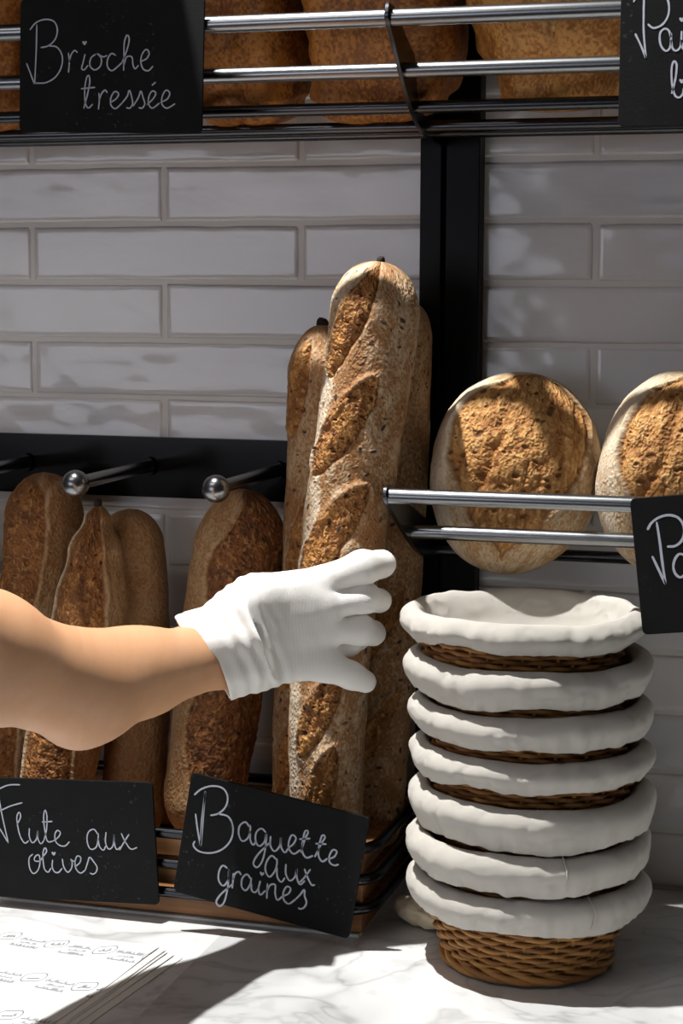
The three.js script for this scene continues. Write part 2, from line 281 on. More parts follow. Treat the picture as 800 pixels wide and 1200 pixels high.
/* A loaf swept along a centre line (lowest point first). scores: leaf-shaped cuts {th, v, a, b, phi}; mask(th, v, s, t): one large opening, positive inside (metres). */
function loaf(name, label, category, o) {
  const pts = o.path.map(p => p.length === 3 && p[0] > 5 || p.px ? at(...p) : new THREE.Vector3(...p));
  const curve = new THREE.CatmullRomCurve3(pts, false, 'centripetal'), L = curve.getLength(), R = o.r, seed = o.seed ?? 1;
  const nu = o.nu ?? 96, nv = o.nv ?? 200, face = new THREE.Vector3(...(o.face ?? [0.28, 0, 0.96]));
  const capB = o.capB ?? R * 1.2, capT = o.capT ?? R * 1.3, n = o.n ?? 2;
  const radius = v => { const t = v * L; let k = 1; if (t < capB) k *= Math.pow(Math.max(0, 1 - (1 - t / capB) ** 2), 0.5); if (L - t < capT) k *= Math.pow(Math.max(0, 1 - (1 - (L - t) / capT) ** 2), o.capPow ?? 0.5); return k * (o.prof ? interp(o.prof, v) : R); };
  const surf = (th, v) => {
    const s = th * R, t = v * L, X = Math.cos(th) * R * 1.3 + seed * 3.1, Y = t + seed, Z = Math.sin(th) * R * 1.3;
    const lump = fbm(X * 14, Y * 14, Z * 14, 3) - 0.5, mid = fbm(X * 70, Y * 70, Z * 70, 3), fine = fbm(X * 420, Y * 420, Z * 420, 3), patch = fbm(X * 28 + 40, Y * 20, Z * 28, 3);
    let d = lump * (o.lump ?? 0.008) + (mid - 0.5) * (o.rough ?? 0.0016), f = 0.5 + (fine - 0.5) * 0.8;
    const fl = clamp((o.flour ?? 0.5) + (patch - 0.5) * 2.0 + (fine - 0.5) * 3.2 + (mid - 0.5) * 1.2);
    let c = mix3(o.crust ?? C.crust, o.dust ?? C.dust, fl), part = -1;
    if (o.flourAt) { const w = clamp(o.flourAt(th, v, s, t, mid)); c = mix3(c, C.flour, w * (0.65 + 0.6 * (fine - 0.3))); }
    const toast = sstep(0.58, 0.8, fbm(X * 40 + 9, Y * 30 + 4, Z * 40, 3)) * (o.toast ?? 0.35); c = mix3(c, C.brown, toast);
    const cell = (g, prob, sz, k) => {                 // irregular holes left by gas bubbles: 0..1 depth at this spot
      const gx = Math.floor(s / g), gy = Math.floor(t / g); let best = 0;
      for (let a = -1; a <= 1; a++) for (let b = -1; b <= 1; b++) {
        const hx = gx + a, hy = gy + b; if (hash3(hx, hy, seed * 5 + k) > prob) continue;
        const ux = s - (hx + hash3(hx, hy, seed + k + 1)) * g, uy = t - (hy + hash3(hx, hy, seed + k + 2)) * g, an = 0.9 * hash3(hx, hy, k + 3) - 0.2, l = sz * (0.45 + 0.9 * hash3(hx, hy, k + 4));
        const q = Math.hypot((ux * Math.cos(an) + uy * Math.sin(an)) / l, (-ux * Math.sin(an) + uy * Math.cos(an)) / (l * 0.55)) + (mid - 0.5) * 0.9; best = Math.max(best, sstep(1.1, 0.6, q));
      } return best;
    };
    const open = (e, inside, edge) => {                // crusty torn inside of a cut
      const tear = fbm(X * 75, Y * 60, Z * 75 + 7, 4), ridge = 1 - Math.abs(2 * fbm(X * 55 + 3, Y * 38, Z * 55, 3) - 1), flake = fbm(X * 260, Y * 220, Z * 260, 3), gran = fbm(X * 520, Y * 520, Z * 520, 2);
      const pore = Math.max(cell(0.011, 0.4, o.pore ?? 0.0022, 60), 0.8 * cell(0.006, 0.3, 0.0011, 70));
      let q = mix3(o.open1 ?? C.brown, o.open2 ?? C.gold, clamp(0.5 + (tear - 0.5) * 2.4 + (gran - 0.5) * 1.4)); q = mix3(q, o.open3 ?? C.crumb, sstep(0.5, 0.75, flake) * 0.8); q = mix3(q, C.dark, pore * 0.8); q = mix3(q, C.brown, sstep(0.86, 0.97, ridge) * 0.55);
      c = mix3(c, q, inside); c = mix3(c, C.dark, edge * 0.35);
      d += inside * ((tear - 0.5) * (o.tear ?? 0.004) - sstep(0.8, 1, ridge) * 0.35 * (o.tear ?? 0.004) + (flake - 0.5) * 0.0014) - pore * inside * 0.0022; f += inside * ((flake - 0.5) * 1.2 + (gran - 0.5) * 0.9 - pore * 0.5);
    };
    (o.scores ?? []).forEach((k, i) => {
      const ws = (mid - 0.5) * 0.006, dx = s - k.th * R, dy = t - k.v * L, al = dx * Math.sin(k.phi) + dy * Math.cos(k.phi), ac = dx * Math.cos(k.phi) - dy * Math.sin(k.phi) + ws, q = al / k.a;
      if (Math.abs(q) > 1.25) return;
      const w = k.b * Math.pow(Math.max(0.0001, 1 - q * q), 0.7), e = ac / w;
      if (Math.abs(q) < 1) { const ins = sstep(1.06, 0.92, Math.abs(e)); if (ins > 0) { open(e, ins, gauss(Math.abs(e) - 0.96, 0.07)); d += ins * 0.0035 * (1 - e * e) * (o.bulge ?? 1) - ins * 0.0015; if (ins > 0.5) part = i; } }
      const fade = sstep(1.15, 0.85, Math.abs(q)); d += fade * ((o.ear ?? 0.0045) * gauss((ac + k.b * 0.95 * Math.sqrt(Math.max(0, 1 - q * q))) / 0.004, 1) - 0.002 * gauss((Math.abs(ac) - w) / 0.0022, 1));
    });
    if (o.mask) { const m = o.mask(th, v, s, t) + (mid - 0.5) * 0.006; const ins = sstep(-0.0012, 0.0012, m); if (ins > 0) { open(0, ins, gauss((m - 0.0006) / 0.0014, 1)); if (ins > 0.5) part = 0; } d += (o.ear ?? 0.003) * gauss((m + 0.003) / 0.004, 1) - 0.0022 * gauss((m - 0.001) / 0.002, 1) + ins * 0.003 * (o.bulge ?? 1) * sstep(0, 0.03, m); }
    if (o.crack) { const g = gauss(o.crack(th, v, mid) / 0.006, 1); d -= g * 0.006; c = mix3(c, C.brown, g * 0.5); }
    if (o.seeds) {
      const g = 0.0115, gx = Math.floor(s / g), gy = Math.floor(t / g);
      for (let a = -1; a <= 1; a++) for (let b = -1; b <= 1; b++) {
        const hx = gx + a, hy = gy + b; if (hash3(hx, hy, seed * 7 + 1) > o.seeds) continue;
        const cx = (hx + hash3(hx, hy, seed + 2)) * g, cy = (hy + hash3(hx, hy, seed + 3)) * g, an = hash3(hx, hy, seed + 4) * 3.1, ux = s - cx, uy = t - cy, l = 0.0009 + 0.0026 * hash3(hx, hy, seed + 5) ** 2;
        const q = Math.hypot((ux * Math.cos(an) + uy * Math.sin(an)) / l, (-ux * Math.sin(an) + uy * Math.cos(an)) / (l * 0.5));
        if (q < 1.3) { const w = sstep(1.3, 0.8, q); c = mix3(c, hash3(hx, hy, 9) < 0.6 ? [46, 36, 32] : [92, 64, 44], w * 0.9); f += w * 0.35; d += w * 0.0004; }
      }
    }
    if (o.paint) c = o.paint(c, th, v, { mid, fine, patch, lump });
    if (o.shape) d += o.shape(th, v, s, t, { mid, lump });
    return { d, c, f, part };
  };
  // colour and relief of the crust, round (u) by along (v)
  const tw = o.tw ?? 384, tht = o.tht ?? 768, col = new Uint8Array(tw * tht * 4), bmp = new Uint8Array(tw * tht * 4);
  for (let j = 0; j < tht; j++) for (let i = 0; i < tw; i++) { const q = surf(((i + 0.5) / tw - 0.5) * 2 * Math.PI, (j + 0.5) / tht), k = (j * tw + i) * 4; for (let e = 0; e < 3; e++) { col[k + e] = clamp(q.c[e], 0, 255); bmp[k + e] = clamp(q.f * 255, 0, 255); } col[k + 3] = bmp[k + 3] = 255; }
  const tex = (a, srgb) => { const t = new THREE.DataTexture(a, tw, tht, THREE.RGBAFormat); t.magFilter = THREE.LinearFilter; t.minFilter = THREE.LinearMipmapLinearFilter; t.generateMipmaps = true; t.wrapS = t.wrapT = THREE.RepeatWrapping; if (srgb) t.colorSpace = THREE.SRGBColorSpace; t.needsUpdate = true; return t; };
  const mat = new THREE.MeshStandardMaterial({ color: 0xffffff, map: tex(col, true), bumpMap: tex(bmp, false), bumpScale: o.bump ?? 0.0022, roughness: o.gloss ?? 0.78 });
  const ids = new Int16Array((nu + 1) * (nv + 1)), base = pts[0].clone();
  let row = 0;
  const g = gridGeo(nu, nv, (u, vv) => {
    const v = o.even ? vv : vv, th = (u - 0.5) * 2 * Math.PI, c = curve.getPointAt(v), T = curve.getTangentAt(v), N = face.clone().addScaledVector(T, -face.dot(T)).normalize(), B = new THREE.Vector3().crossVectors(T, N);
    const q = surf(th, v), rr = radius(v), cs = Math.cos(th), sn = Math.sin(th), k = Math.pow(Math.pow(Math.abs(cs), n) + Math.pow(Math.abs(sn), n), -1 / n);
    const end = clamp(rr / (R * 0.55)), r = rr + q.d * end; ids[row++] = q.part;
    return c.addScaledVector(N, r * k * cs * (o.deep ?? 1)).addScaledVector(B, r * k * sn * (o.wide ?? 1)).sub(base).toArray();
  }, true);
  const t = thing(name, label, category, base.toArray(), o.group);
  const P = g.attributes.position, Nn = g.attributes.normal, U = g.attributes.uv, idx = g.index.array, sets = new Map();
  for (let i = 0; i < idx.length; i += 3) { const a = ids[idx[i]], b = ids[idx[i + 1]], c = ids[idx[i + 2]], k = (a === b || a === c) ? a : b === c ? b : -1; if (!sets.has(k)) sets.set(k, []); sets.get(k).push(idx[i], idx[i + 1], idx[i + 2]); }
  for (const [k, list] of [...sets].sort((a, b) => a[0] - b[0])) {
    const map = new Map(), p = [], nn = [], uv = [], ix = [];
    for (const i of list) { if (!map.has(i)) { map.set(i, p.length / 3); p.push(P.getX(i), P.getY(i), P.getZ(i)); nn.push(Nn.getX(i), Nn.getY(i), Nn.getZ(i)); uv.push(U.getX(i), U.getY(i)); } ix.push(map.get(i)); }
    const q = new THREE.BufferGeometry(); q.setAttribute('position', new THREE.Float32BufferAttribute(p, 3)); q.setAttribute('normal', new THREE.Float32BufferAttribute(nn, 3)); q.setAttribute('uv', new THREE.Float32BufferAttribute(uv, 2)); q.setIndex(ix);
    const m = mesh(k < 0 ? 'crust' : 'score', q, mat, t); if (k >= 0) m.userData.label = o.scoreLabel ?? 'torn golden brown score';
  }
  if (o.tip) { const top = pts[pts.length - 1], R2 = o.tip, e = new THREE.SphereGeometry(R2, 20, 14), p = e.attributes.position; for (let i = 0; i < p.count; i++) { const k = 0.7 + 0.7 * fbm(p.getX(i) * 220 + seed, p.getY(i) * 220, p.getZ(i) * 220, 2); p.setXYZ(i, p.getX(i) * k, p.getY(i) * k * 1.1, p.getZ(i) * k); } e.computeVertexNormals(); const m = mesh('burnt_tip', e, std(0x231812, 0.85), t); m.position.copy(top).sub(base); m.userData.label = 'blackened burnt tip'; }
  return t;
}
const J = (...l) => l.map(p => at(...p).toArray());    // centre line through places given by sight line and depth

// tall seeded baguettes in the wooden rack
const seeded = { seeds: 0.4, crust: [150, 108, 68], dust: [182, 154, 120], open1: [128, 80, 36], open2: [178, 124, 62], open3: [206, 160, 104], ear: 0.0055, bump: 0.0026 };
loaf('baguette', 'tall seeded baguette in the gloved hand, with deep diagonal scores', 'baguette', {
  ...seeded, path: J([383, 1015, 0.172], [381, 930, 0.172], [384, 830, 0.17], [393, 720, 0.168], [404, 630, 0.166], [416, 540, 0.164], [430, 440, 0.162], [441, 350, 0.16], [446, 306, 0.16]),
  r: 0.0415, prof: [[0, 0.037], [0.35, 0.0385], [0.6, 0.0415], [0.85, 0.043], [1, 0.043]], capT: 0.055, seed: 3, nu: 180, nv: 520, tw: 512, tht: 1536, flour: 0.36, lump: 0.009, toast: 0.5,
  scores: [[-0.55, 0.905, 0.062, 0.0135, 0.36], [-0.42, 0.735, 0.058, 0.0165, 0.5], [-0.34, 0.565, 0.058, 0.018, 0.52], [-0.28, 0.41, 0.056, 0.0165, 0.5], [-0.22, 0.27, 0.05, 0.0155, 0.42], [-0.16, 0.13, 0.055, 0.0155, 0.3]].map(([th, v, a, b, phi]) => ({ th, v, a, b, phi })),
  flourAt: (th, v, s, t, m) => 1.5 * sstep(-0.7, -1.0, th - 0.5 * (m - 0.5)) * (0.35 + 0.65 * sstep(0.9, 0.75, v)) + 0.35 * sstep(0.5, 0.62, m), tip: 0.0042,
});
loaf('baguette', 'seeded baguette with a charred top leaning behind the held one, beside the prongs', 'baguette', {
  ...seeded, path: J([353, 1000, 0.1], [357, 880, 0.095], [366, 720, 0.09], [374, 560, 0.085], [377, 450, 0.082], [378, 380, 0.08]),
  r: 0.0345, capT: 0.05, seed: 8, nu: 96, nv: 260, flour: 0.4, toast: 0.5,
  scores: [[-0.75, 0.88, 0.05, 0.011, 0.2], [-0.35, 0.62, 0.065, 0.013, 0.3], [-0.35, 0.42, 0.06, 0.013, 0.3], [-0.35, 0.22, 0.06, 0.012, 0.3]].map(([th, v, a, b, phi]) => ({ th, v, a, b, phi })), tip: 0.006,
});
loaf('baguette', 'dusky seeded baguette in the shade between the held one and the black upright', 'baguette', {
  ...seeded, path: J([433, 1000, 0.1], [440, 900, 0.09], [455, 740, 0.08], [464, 580, 0.072], [469, 440, 0.07], [470, 350, 0.07]),
  r: 0.0315, capT: 0.04, seed: 14, nu: 80, nv: 220, flour: 0.3, toast: 0.6,
  scores: [[-0.5, 0.4, 0.06, 0.011, 0.5], [-0.3, 0.22, 0.06, 0.011, 0.5], [-0.5, 0.8, 0.06, 0.01, 0.4]].map(([th, v, a, b, phi]) => ({ th, v, a, b, phi })),
});
// olive flutes standing between the prongs
const flute = { crust: [150, 106, 62], dust: [174, 142, 104], open1: [104, 62, 27], open2: [150, 96, 44], open3: [182, 132, 76], bump: 0.002, tear: 0.003, group: 'olive flutes in the wooden rack', tw: 320, tht: 768 };
loaf('flute_loaf', 'olive flute with its brown split running along the edge of the photograph side', 'bread', { ...flute, path: J([-90, 990, 0.1], [-68, 800, 0.09], [-52, 680, 0.085], [-47, 580, 0.08]), r: 0.041, seed: 31, nv: 140, nu: 72, tw: 128, tht: 256, mask: (th) => 0.02 - Math.abs(th) * 0.04 }).userData.label = 'olive flute half hidden beside the flute with a rounded top';
loaf('flute_loaf', 'broad olive flute with rounded top, half brown split and half dusty flour', 'bread', {
  ...flute, path: J([5, 985, 0.1], [22, 850, 0.094], [42, 720, 0.088], [52, 640, 0.085], [52, 553, 0.082]), r: 0.0405, capT: 0.05, seed: 21, flour: 0.55,
  mask: (th, v) => 0.0415 * Math.min(0.05 + 0.12 * Math.sin(v * 9) - th, th + 1.75) * sstep(0.99, 0.9, v), tip: 0,
});
loaf('flute_loaf', 'dusty pale olive flute standing behind the pointed one', 'bread', { ...flute, path: J([158, 985, 0.1], [160, 850, 0.094], [160, 730, 0.088], [155, 650, 0.084], [150, 596, 0.082]), r: 0.034, capT: 0.035, seed: 25, flour: 0.62, toast: 0.25, dust: [168, 134, 96] });
loaf('flute_loaf', 'pointed olive flute with a dark nipped tip and a golden brown split', 'bread', {
  ...flute, path: J([58, 985, 0.155], [74, 880, 0.152], [95, 780, 0.148], [110, 690, 0.144], [115, 590, 0.14]), r: 0.038, capT: 0.006, prof: [[0, 0.037], [0.5, 0.0395], [0.72, 0.037], [0.86, 0.027], [0.96, 0.012], [1, 0.004]], seed: 23, flour: 0.5, open2: [170, 112, 54], open3: [196, 146, 86],
  mask: (th, v) => 0.04 * Math.min(0.42 + 0.1 * Math.sin(v * 11 + 1) - th, th + 1.25) * sstep(1.0, 0.88, v), tip: 0.0042,
  flourAt: (th) => 0.9 * sstep(-1.15, -1.3, th),
});
loaf('flute_loaf', 'large olive flute with a dark wavy split, standing under the prong nearest the baguettes', 'bread', {
  ...flute, path: J([232, 985, 0.125], [248, 860, 0.118], [264, 740, 0.108], [278, 650, 0.1], [288, 573, 0.096]), r: 0.0445, capT: 0.06, prof: [[0, 0.042], [0.5, 0.0435], [0.8, 0.0455], [1, 0.0455]], seed: 27, flour: 0.55, open1: [88, 52, 24], open2: [134, 82, 38],
  mask: (th, v) => 0.0445 * Math.min(th + 0.42 - 0.2 * Math.sin(v * 14) - 0.35 * sstep(0.75, 1, v), 2.0 - th) * sstep(1.0, 0.93, v),
});
// round floured loaves in the short rack
function boule(label, cx, cy, seed, tilt) {
  const c = at(cx, cy, 0.094), ax = new THREE.Vector3(Math.sin(tilt) * 0.98, Math.cos(tilt) * 0.97, -0.13).normalize(), hl = 0.1;
  const path = [-1, -0.5, 0, 0.5, 1].map(k => { const p = c.clone().addScaledVector(ax, k * hl); p.z -= 0.012 * k * k; return p.toArray(); });
  return loaf('country_loaf', label, 'loaf', {
    path, r: 0.079, deep: 0.6, wide: 1.03, capB: 0.1, capT: 0.085, capPow: 0.5, n: 2.15, seed, nu: 200, nv: 200, tw: 640, tht: 512, face: [0.25, 0.25, 0.95], lump: 0.012, rough: 0.0014, flour: 0.62, toast: 0.2, bump: 0.002, tear: 0.006, ear: 0.004, bulge: 1.2, pore: 0.0034, crack: (th, v, m) => v > 0.2 && v < 0.9 ? 0.079 * Math.abs(th + 0.42 + 0.14 * Math.sin(v * 7) + 0.25 * (m - 0.5)) + 0.02 * sstep(0.75, 0.9, v) + 0.02 * sstep(0.35, 0.2, v) : 1,
    crust: [176, 136, 92], dust: [206, 184, 152], open1: [170, 118, 62], open2: [198, 148, 86], open3: [218, 178, 120], scoreLabel: 'wide torn golden brown crumb',
    flourAt: (th, v, s, t, m) => 0.9 * sstep(-0.75, -1.0, th) + 0.3 * sstep(0.5, 0.65, m),
    mask: (th, v) => { const w = interp([[0, -0.3], [0.12, 0.02], [0.3, 0.5], [0.55, 0.86], [0.8, 0.92], [0.93, 0.6], [1, 0.1]], v), mid = interp([[0, 0.02], [0.5, -0.08], [1, 0.1]], v); return 0.079 * (w - Math.abs(th - mid)) * 0.8; },
  });
}
boule('round floured loaf with a wide open crust, beside the black upright', 603, 557, 41, 0.16);
boule('round floured loaf behind the chalk sign of the short rack', 800, 558, 47, 0.2);
// tin loaves and brioche on the top rack
function tinLoaf(name, label, x, z, w, d, y0, h, seed, o = {}) {
  return loaf(name, label, 'loaf', {
    path: [[x, y0, z], [x, y0 + h * 0.3, z + 0.012], [x, y0 + h * 0.65, z + 0.02], [x, y0 + h, z + 0.02]], r: w, wide: 1, deep: d / w, n: 4.5, face: [0, 0, 1], capB: 0.014, capT: h * 0.32, capPow: 0.5, seed, nu: 140, nv: 120, tw: 512, tht: 320, flour: 0.5, toast: 0.6, lump: 0.034, rough: 0.0018, bump: 0.0012, gloss: 0.6,
    prof: o.prof ?? [[0, w * 0.88], [0.07, w * 0.92], [0.1, w * 0.93], [0.15, w * 1.08], [0.4, w * 1.14], [0.8, w * 1.1], [1, w]],
    crust: [122, 68, 22], dust: [182, 118, 50], ...o,
  });
}
tinLoaf('brioche_loaf', 'golden brown brioche loaf showing past the edge of the brioche sign', -0.024, 0.081, 0.045, 0.056, 0.7806, 0.2, 61);
tinLoaf('brioche_loaf', 'broad golden brown brioche loaf next to the rack bracket', 0.113, 0.081, 0.063, 0.056, 0.7806, 0.2, 63, { scores: [] }).position.x -= 0;
tinLoaf('brioche_loaf', 'brioche loaf behind the brioche sign', -0.17, 0.081, 0.06, 0.056, 0.7806, 0.2, 65, { tw: 256, tht: 160, nu: 80, nv: 60 });
tinLoaf('brioche_loaf', 'brioche loaf peeking out on the far side of the brioche sign', -0.33, 0.081, 0.072, 0.056, 0.7806, 0.2, 67, { tw: 256, tht: 160, nu: 80, nv: 60 });
tinLoaf('tin_loaf', 'bulging golden tin loaf with a torn top, beside the black upright', 0.293, 0.088, 0.078, 0.06, 0.788, 0.2, 71, {
  prof: [[0, 0.06], [0.16, 0.066], [0.2, 0.068], [0.3, 0.083], [0.5, 0.094], [0.8, 0.096], [1, 0.09]], n: 3.2, dust: [204, 146, 74], crust: [150, 92, 36], ear: 0.002, open1: [170, 112, 54], open2: [214, 166, 98], open3: [230, 190, 130], scores: [{ th: 0.02, v: 0.62, a: 0.06, b: 0.011, phi: 0.1 }],
});
tinLoaf('tin_loaf', 'tin loaf behind the chalk sign of the top rack', 0.49, 0.088, 0.078, 0.06, 0.7806, 0.2, 73, { tw: 256, tht: 160, nu: 80, nv: 60 });

// ------------------------------------------------------------------ wooden rack with steel hoops
{
  const X0 = -0.5, X1 = 0.1325, Z0 = 0.03, Z1 = 0.2265, T = 0.012, cx = (X0 + X1) / 2, cz = (Z0 + Z1) / 2;
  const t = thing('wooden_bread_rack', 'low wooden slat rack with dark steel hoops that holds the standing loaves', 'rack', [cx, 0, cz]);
  const uvm = (g, k) => { const p = g.attributes.position, n = g.attributes.normal, u = g.attributes.uv; for (let i = 0; i < p.count; i++) u.setXY(i, Math.abs(n.getX(i)) > 0.7 ? p.getZ(i) / 0.35 + k : p.getX(i) / 0.35 + k, (p.getY(i) + (Math.abs(n.getY(i)) > 0.7 ? p.getZ(i) : 0)) / 0.16 + k * 0.37); return g; };
  mesh('lit_marble_strip', rbox(X1 - X0 - 0.004, 0.0035, Z1 - Z0 + 0.006, 0.001, 0, 0.00185, 0.001), std(0xc9c7c2, 0.35), t);  // pale strip added in place of the lit marble line under the rack
  mesh('floor_board', uvm(box(X1 - X0 - 2 * T, 0.006, Z1 - Z0 - 2 * T, 0, 0.008, 0), 0.2), wood, t);
  [[0.0045, 0.0245], [0.0335, 0.0535], [0.0625, 0.0835]].forEach(([a, b], k) => {
    const y = (a + b) / 2, h = b - a;
    mesh('slat', uvm(rbox(X1 - X0, h, T, 0.0012, 0, y, Z1 - cz - T / 2), k * 0.31), wood, t);
    mesh('slat', uvm(rbox(X1 - X0, h, T, 0.0012, 0, y, Z0 - cz + T / 2), k * 0.23 + 0.5), wood, t);
    for (const s of [-1, 1]) mesh('slat', uvm(rbox(T, h, Z1 - Z0 - 2 * T, 0.0012, s * ((X1 - X0) / 2 - T / 2), y, 0), k * 0.41 + s * 0.13), wood, t);
  });
  for (const [x, z] of [[-1, -1], [-1, 1], [1, -1], [1, 1]]) mesh('corner_post', uvm(box(0.018, 0.08, 0.018, x * ((X1 - X0) / 2 - T - 0.009), 0.0445, z * ((Z1 - Z0) / 2 - T - 0.009)), 0.6), wood, t);
  const hx = (X1 - X0) / 2 + 0.011, hz = (Z1 - Z0) / 2 + 0.0095, rc = 0.03, ring = new THREE.CurvePath();
  const cor = (sx, sz, a) => Array.from({ length: 9 }, (_, i) => { const q = a + i / 8 * Math.PI / 2; return new THREE.Vector3(sx * (hx - rc) + rc * Math.cos(q), 0, sz * (hz - rc) + rc * Math.sin(q)); });
  const P = [...cor(1, 1, 0), ...cor(-1, 1, Math.PI / 2), ...cor(-1, -1, Math.PI), ...cor(1, -1, 1.5 * Math.PI)]; void ring;
  const loop = new THREE.CurvePath(); for (let i = 0; i < P.length; i++) loop.add(new THREE.LineCurve3(P[i], P[(i + 1) % P.length]));
  class Loop extends THREE.Curve { getPoint(u) { const L = Loop.len; let d = ((u % 1) + 1) % 1 * L.total, i = 0; while (d > L.seg[i] && i < L.seg.length - 1) { d -= L.seg[i]; i++; } return P[i].clone().lerp(P[(i + 1) % P.length], d / L.seg[i]); } }
  const seg = P.map((p, i) => p.distanceTo(P[(i + 1) % P.length])); Loop.len = { seg, total: seg.reduce((a, b) => a + b) };
  const hoop = new THREE.TubeGeometry(new Loop(), 420, 0.0054, 10, true);
  for (const y of [0.029, 0.058, 0.0885]) { const m = mesh('hoop', hoop, darkSteel, t); m.position.y = y; m.userData.label = 'dark steel hoop'; }
}

// ------------------------------------------------------------------ proofing baskets
{
  const H = 0.083, R0 = 0.0705, R1 = 0.0995, rad = y => lerp(R0, R1, Math.pow(clamp(y / H), 0.9)), STAKES = 36, PITCH = 0.0051, ROWS = 14;
  const tones = [0x9a6a34, 0xa8783e, 0x8a5c2c].map(c => std(c, 0.6, { bumpMap: speck, bumpScale: 0.0004 }));
  const strands = [], stakeG = new THREE.CylinderGeometry(0.0021, 0.0021, Math.hypot(H, R1 - R0), 7).translate(0, 0, 0);
  for (let k = 0; k < ROWS; k++) {
    const y = 0.0115 + k * PITCH, r = rad(y), pts = [], R = rng(k + 5), ph = (k % 2) * Math.PI;
    for (let i = 0; i < 216; i++) { const a = i / 216 * Math.PI * 2, w = Math.cos(a * STAKES / 2 + ph); pts.push(new THREE.Vector3(Math.cos(a) * (r + 0.0028 * w), y + 0.0008 * Math.sin(a * 3 + k) + 0.0007 * Math.sin(a * STAKES / 2 + ph + 0.8), Math.sin(a) * (r + 0.0028 * w))); }
    const g = new THREE.TubeGeometry(new THREE.CatmullRomCurve3(pts, true), 360, 0.00235, 6, true); g.scale(1, 1, 1); strands.push(g); R();
  }
  const braidPts = [[-0.5, 0.0038, 0.0735], [-0.2, 0.005, 0.0785], [0.1, 0.0085, 0.0785], [0.42, 0.0145, 0.0745]], braid = new THREE.TubeGeometry(new THREE.CatmullRomCurve3(braidPts.map(([a, y, r]) => new THREE.Vector3(Math.cos(a) * r, y, Math.sin(a) * r))), 14, 0.0034, 7);
  const baseG = new THREE.CylinderGeometry(0.068, 0.066, 0.006, 40).translate(0, 0.0055, 0);
  const weave = dataTex(256, 256, (u, v, i, j) => { const a = 128 + 50 * Math.sin(i * Math.PI / 2) * Math.cos(j * 0.3) + 50 * Math.sin(j * Math.PI / 2) + 40 * (hash3(i, j, 1) - 0.5); return [a, a, a]; }, { srgb: false, repeat: [60, 14] });
  const linen = std(0xdad5cc, 0.92, { bumpMap: weave, bumpScale: 0.0004, side: THREE.DoubleSide });
  function liner(seed, hem, top) {
    const prof = [[0, 0.0125], [0.03, 0.0125], [0.054, 0.013], [0.063, 0.017], [0.069, 0.03], [0.08, 0.052], [0.09, H - 0.008], [0.095, H + 0.002], [0.1, H + 0.0056], [0.1062, H + 0.0036], [0.1122, H - 0.0025], [0.1135, H - 0.008], [0.1108, H - 0.004 - hem * 0.5], [0.1052, H - hem]];
    const cum = [0]; for (let i = 1; i < prof.length; i++) cum.push(cum[i - 1] + Math.hypot(prof[i][0] - prof[i - 1][0], prof[i][1] - prof[i - 1][1]));
    const cr = new THREE.CatmullRomCurve3(prof.map(([r, y]) => new THREE.Vector3(r, y, 0)), false, 'centripetal');
    const out = gridGeo(260, top ? 110 : 84, (u, v) => {
      const a = u * Math.PI * 2, p = cr.getPointAt(v), ca = Math.cos(a), sa = Math.sin(a), outer = sstep(0.62, 0.72, v), inner = sstep(0.62, 0.5, v) * sstep(0.02, 0.2, v);
      const fold = fbm(ca * 2.6 + seed, sa * 2.6, v * 2.2 + seed, 3) - 0.5, crease = Math.abs(fbm(ca * 4 + a * 0.0 + seed * 2, sa * 4, v * 5 + seed, 2) - 0.5), gath = fbm(ca * 16 + seed, sa * 16, v * 1.5, 2) - 0.5, sharp = Math.pow(1 - Math.abs(2 * fbm(ca * 3.4 + seed * 1.3, sa * 3.4, v * 6 + seed, 3) - 1), 6);
      let r = p.x + outer * (fold * 0.011 + gath * 0.006 * sstep(0.82, 1, v) - 0.0016 * sharp) - inner * (crease * 0.024 * (top ? 1 : 0.4) + 0.006 * sharp) , y = p.y + outer * fold * 0.006 + inner * (0.006 * fold + (top ? 0.012 * crease : 0)) - sstep(0.85, 1, v) * (0.010 * (fbm(ca * 2 + 5 + seed, sa * 2, seed, 2) - 0.5) + 0.004 * (fbm(ca * 9 + seed, sa * 9, 2, 2) - 0.5));
      y += 0.0045 * (fbm(ca * 1.7 + seed * 3, sa * 1.7, 1, 2) - 0.5) * sstep(0.5, 0.65, v);
      return [ca * r, y, -sa * r];
    }, true);
    return out;
  }
  const seamG = h => new THREE.TubeGeometry(new THREE.CatmullRomCurve3([[0.1015, H + 0.0062], [0.1128, H - 0.002], [0.1143, H - 0.008], [0.1085, H - h * 0.8]].map(([r, y]) => new THREE.Vector3(r, y, 0))), 12, 0.0008, 6);
  // from the counter up: centre offset, tilt, hem length
  const stack = [[0, 0, 0.027, 0, 'bottom basket of the stack, its whole wicker side showing above the marble'], [0.0005, 0.002, 0.028, 0.006, 'second basket up in the stack of lined baskets'], [0.003, 0, 0.031, 0.01, 'third basket up in the stack of lined baskets'], [0.001, -0.002, 0.023, 0.004, 'fourth basket up in the stack, middle of the seven'],
    [-0.001, 0, 0.024, 0.012, 'third basket from the top of the stack of lined baskets'], [-0.003, 0, 0.027, 0.012, 'second basket from the top of the stack of lined baskets'], [-0.009, 0.0, 0.02, 0.022, 'topmost basket of the stack, its white cloth lining open to view']];
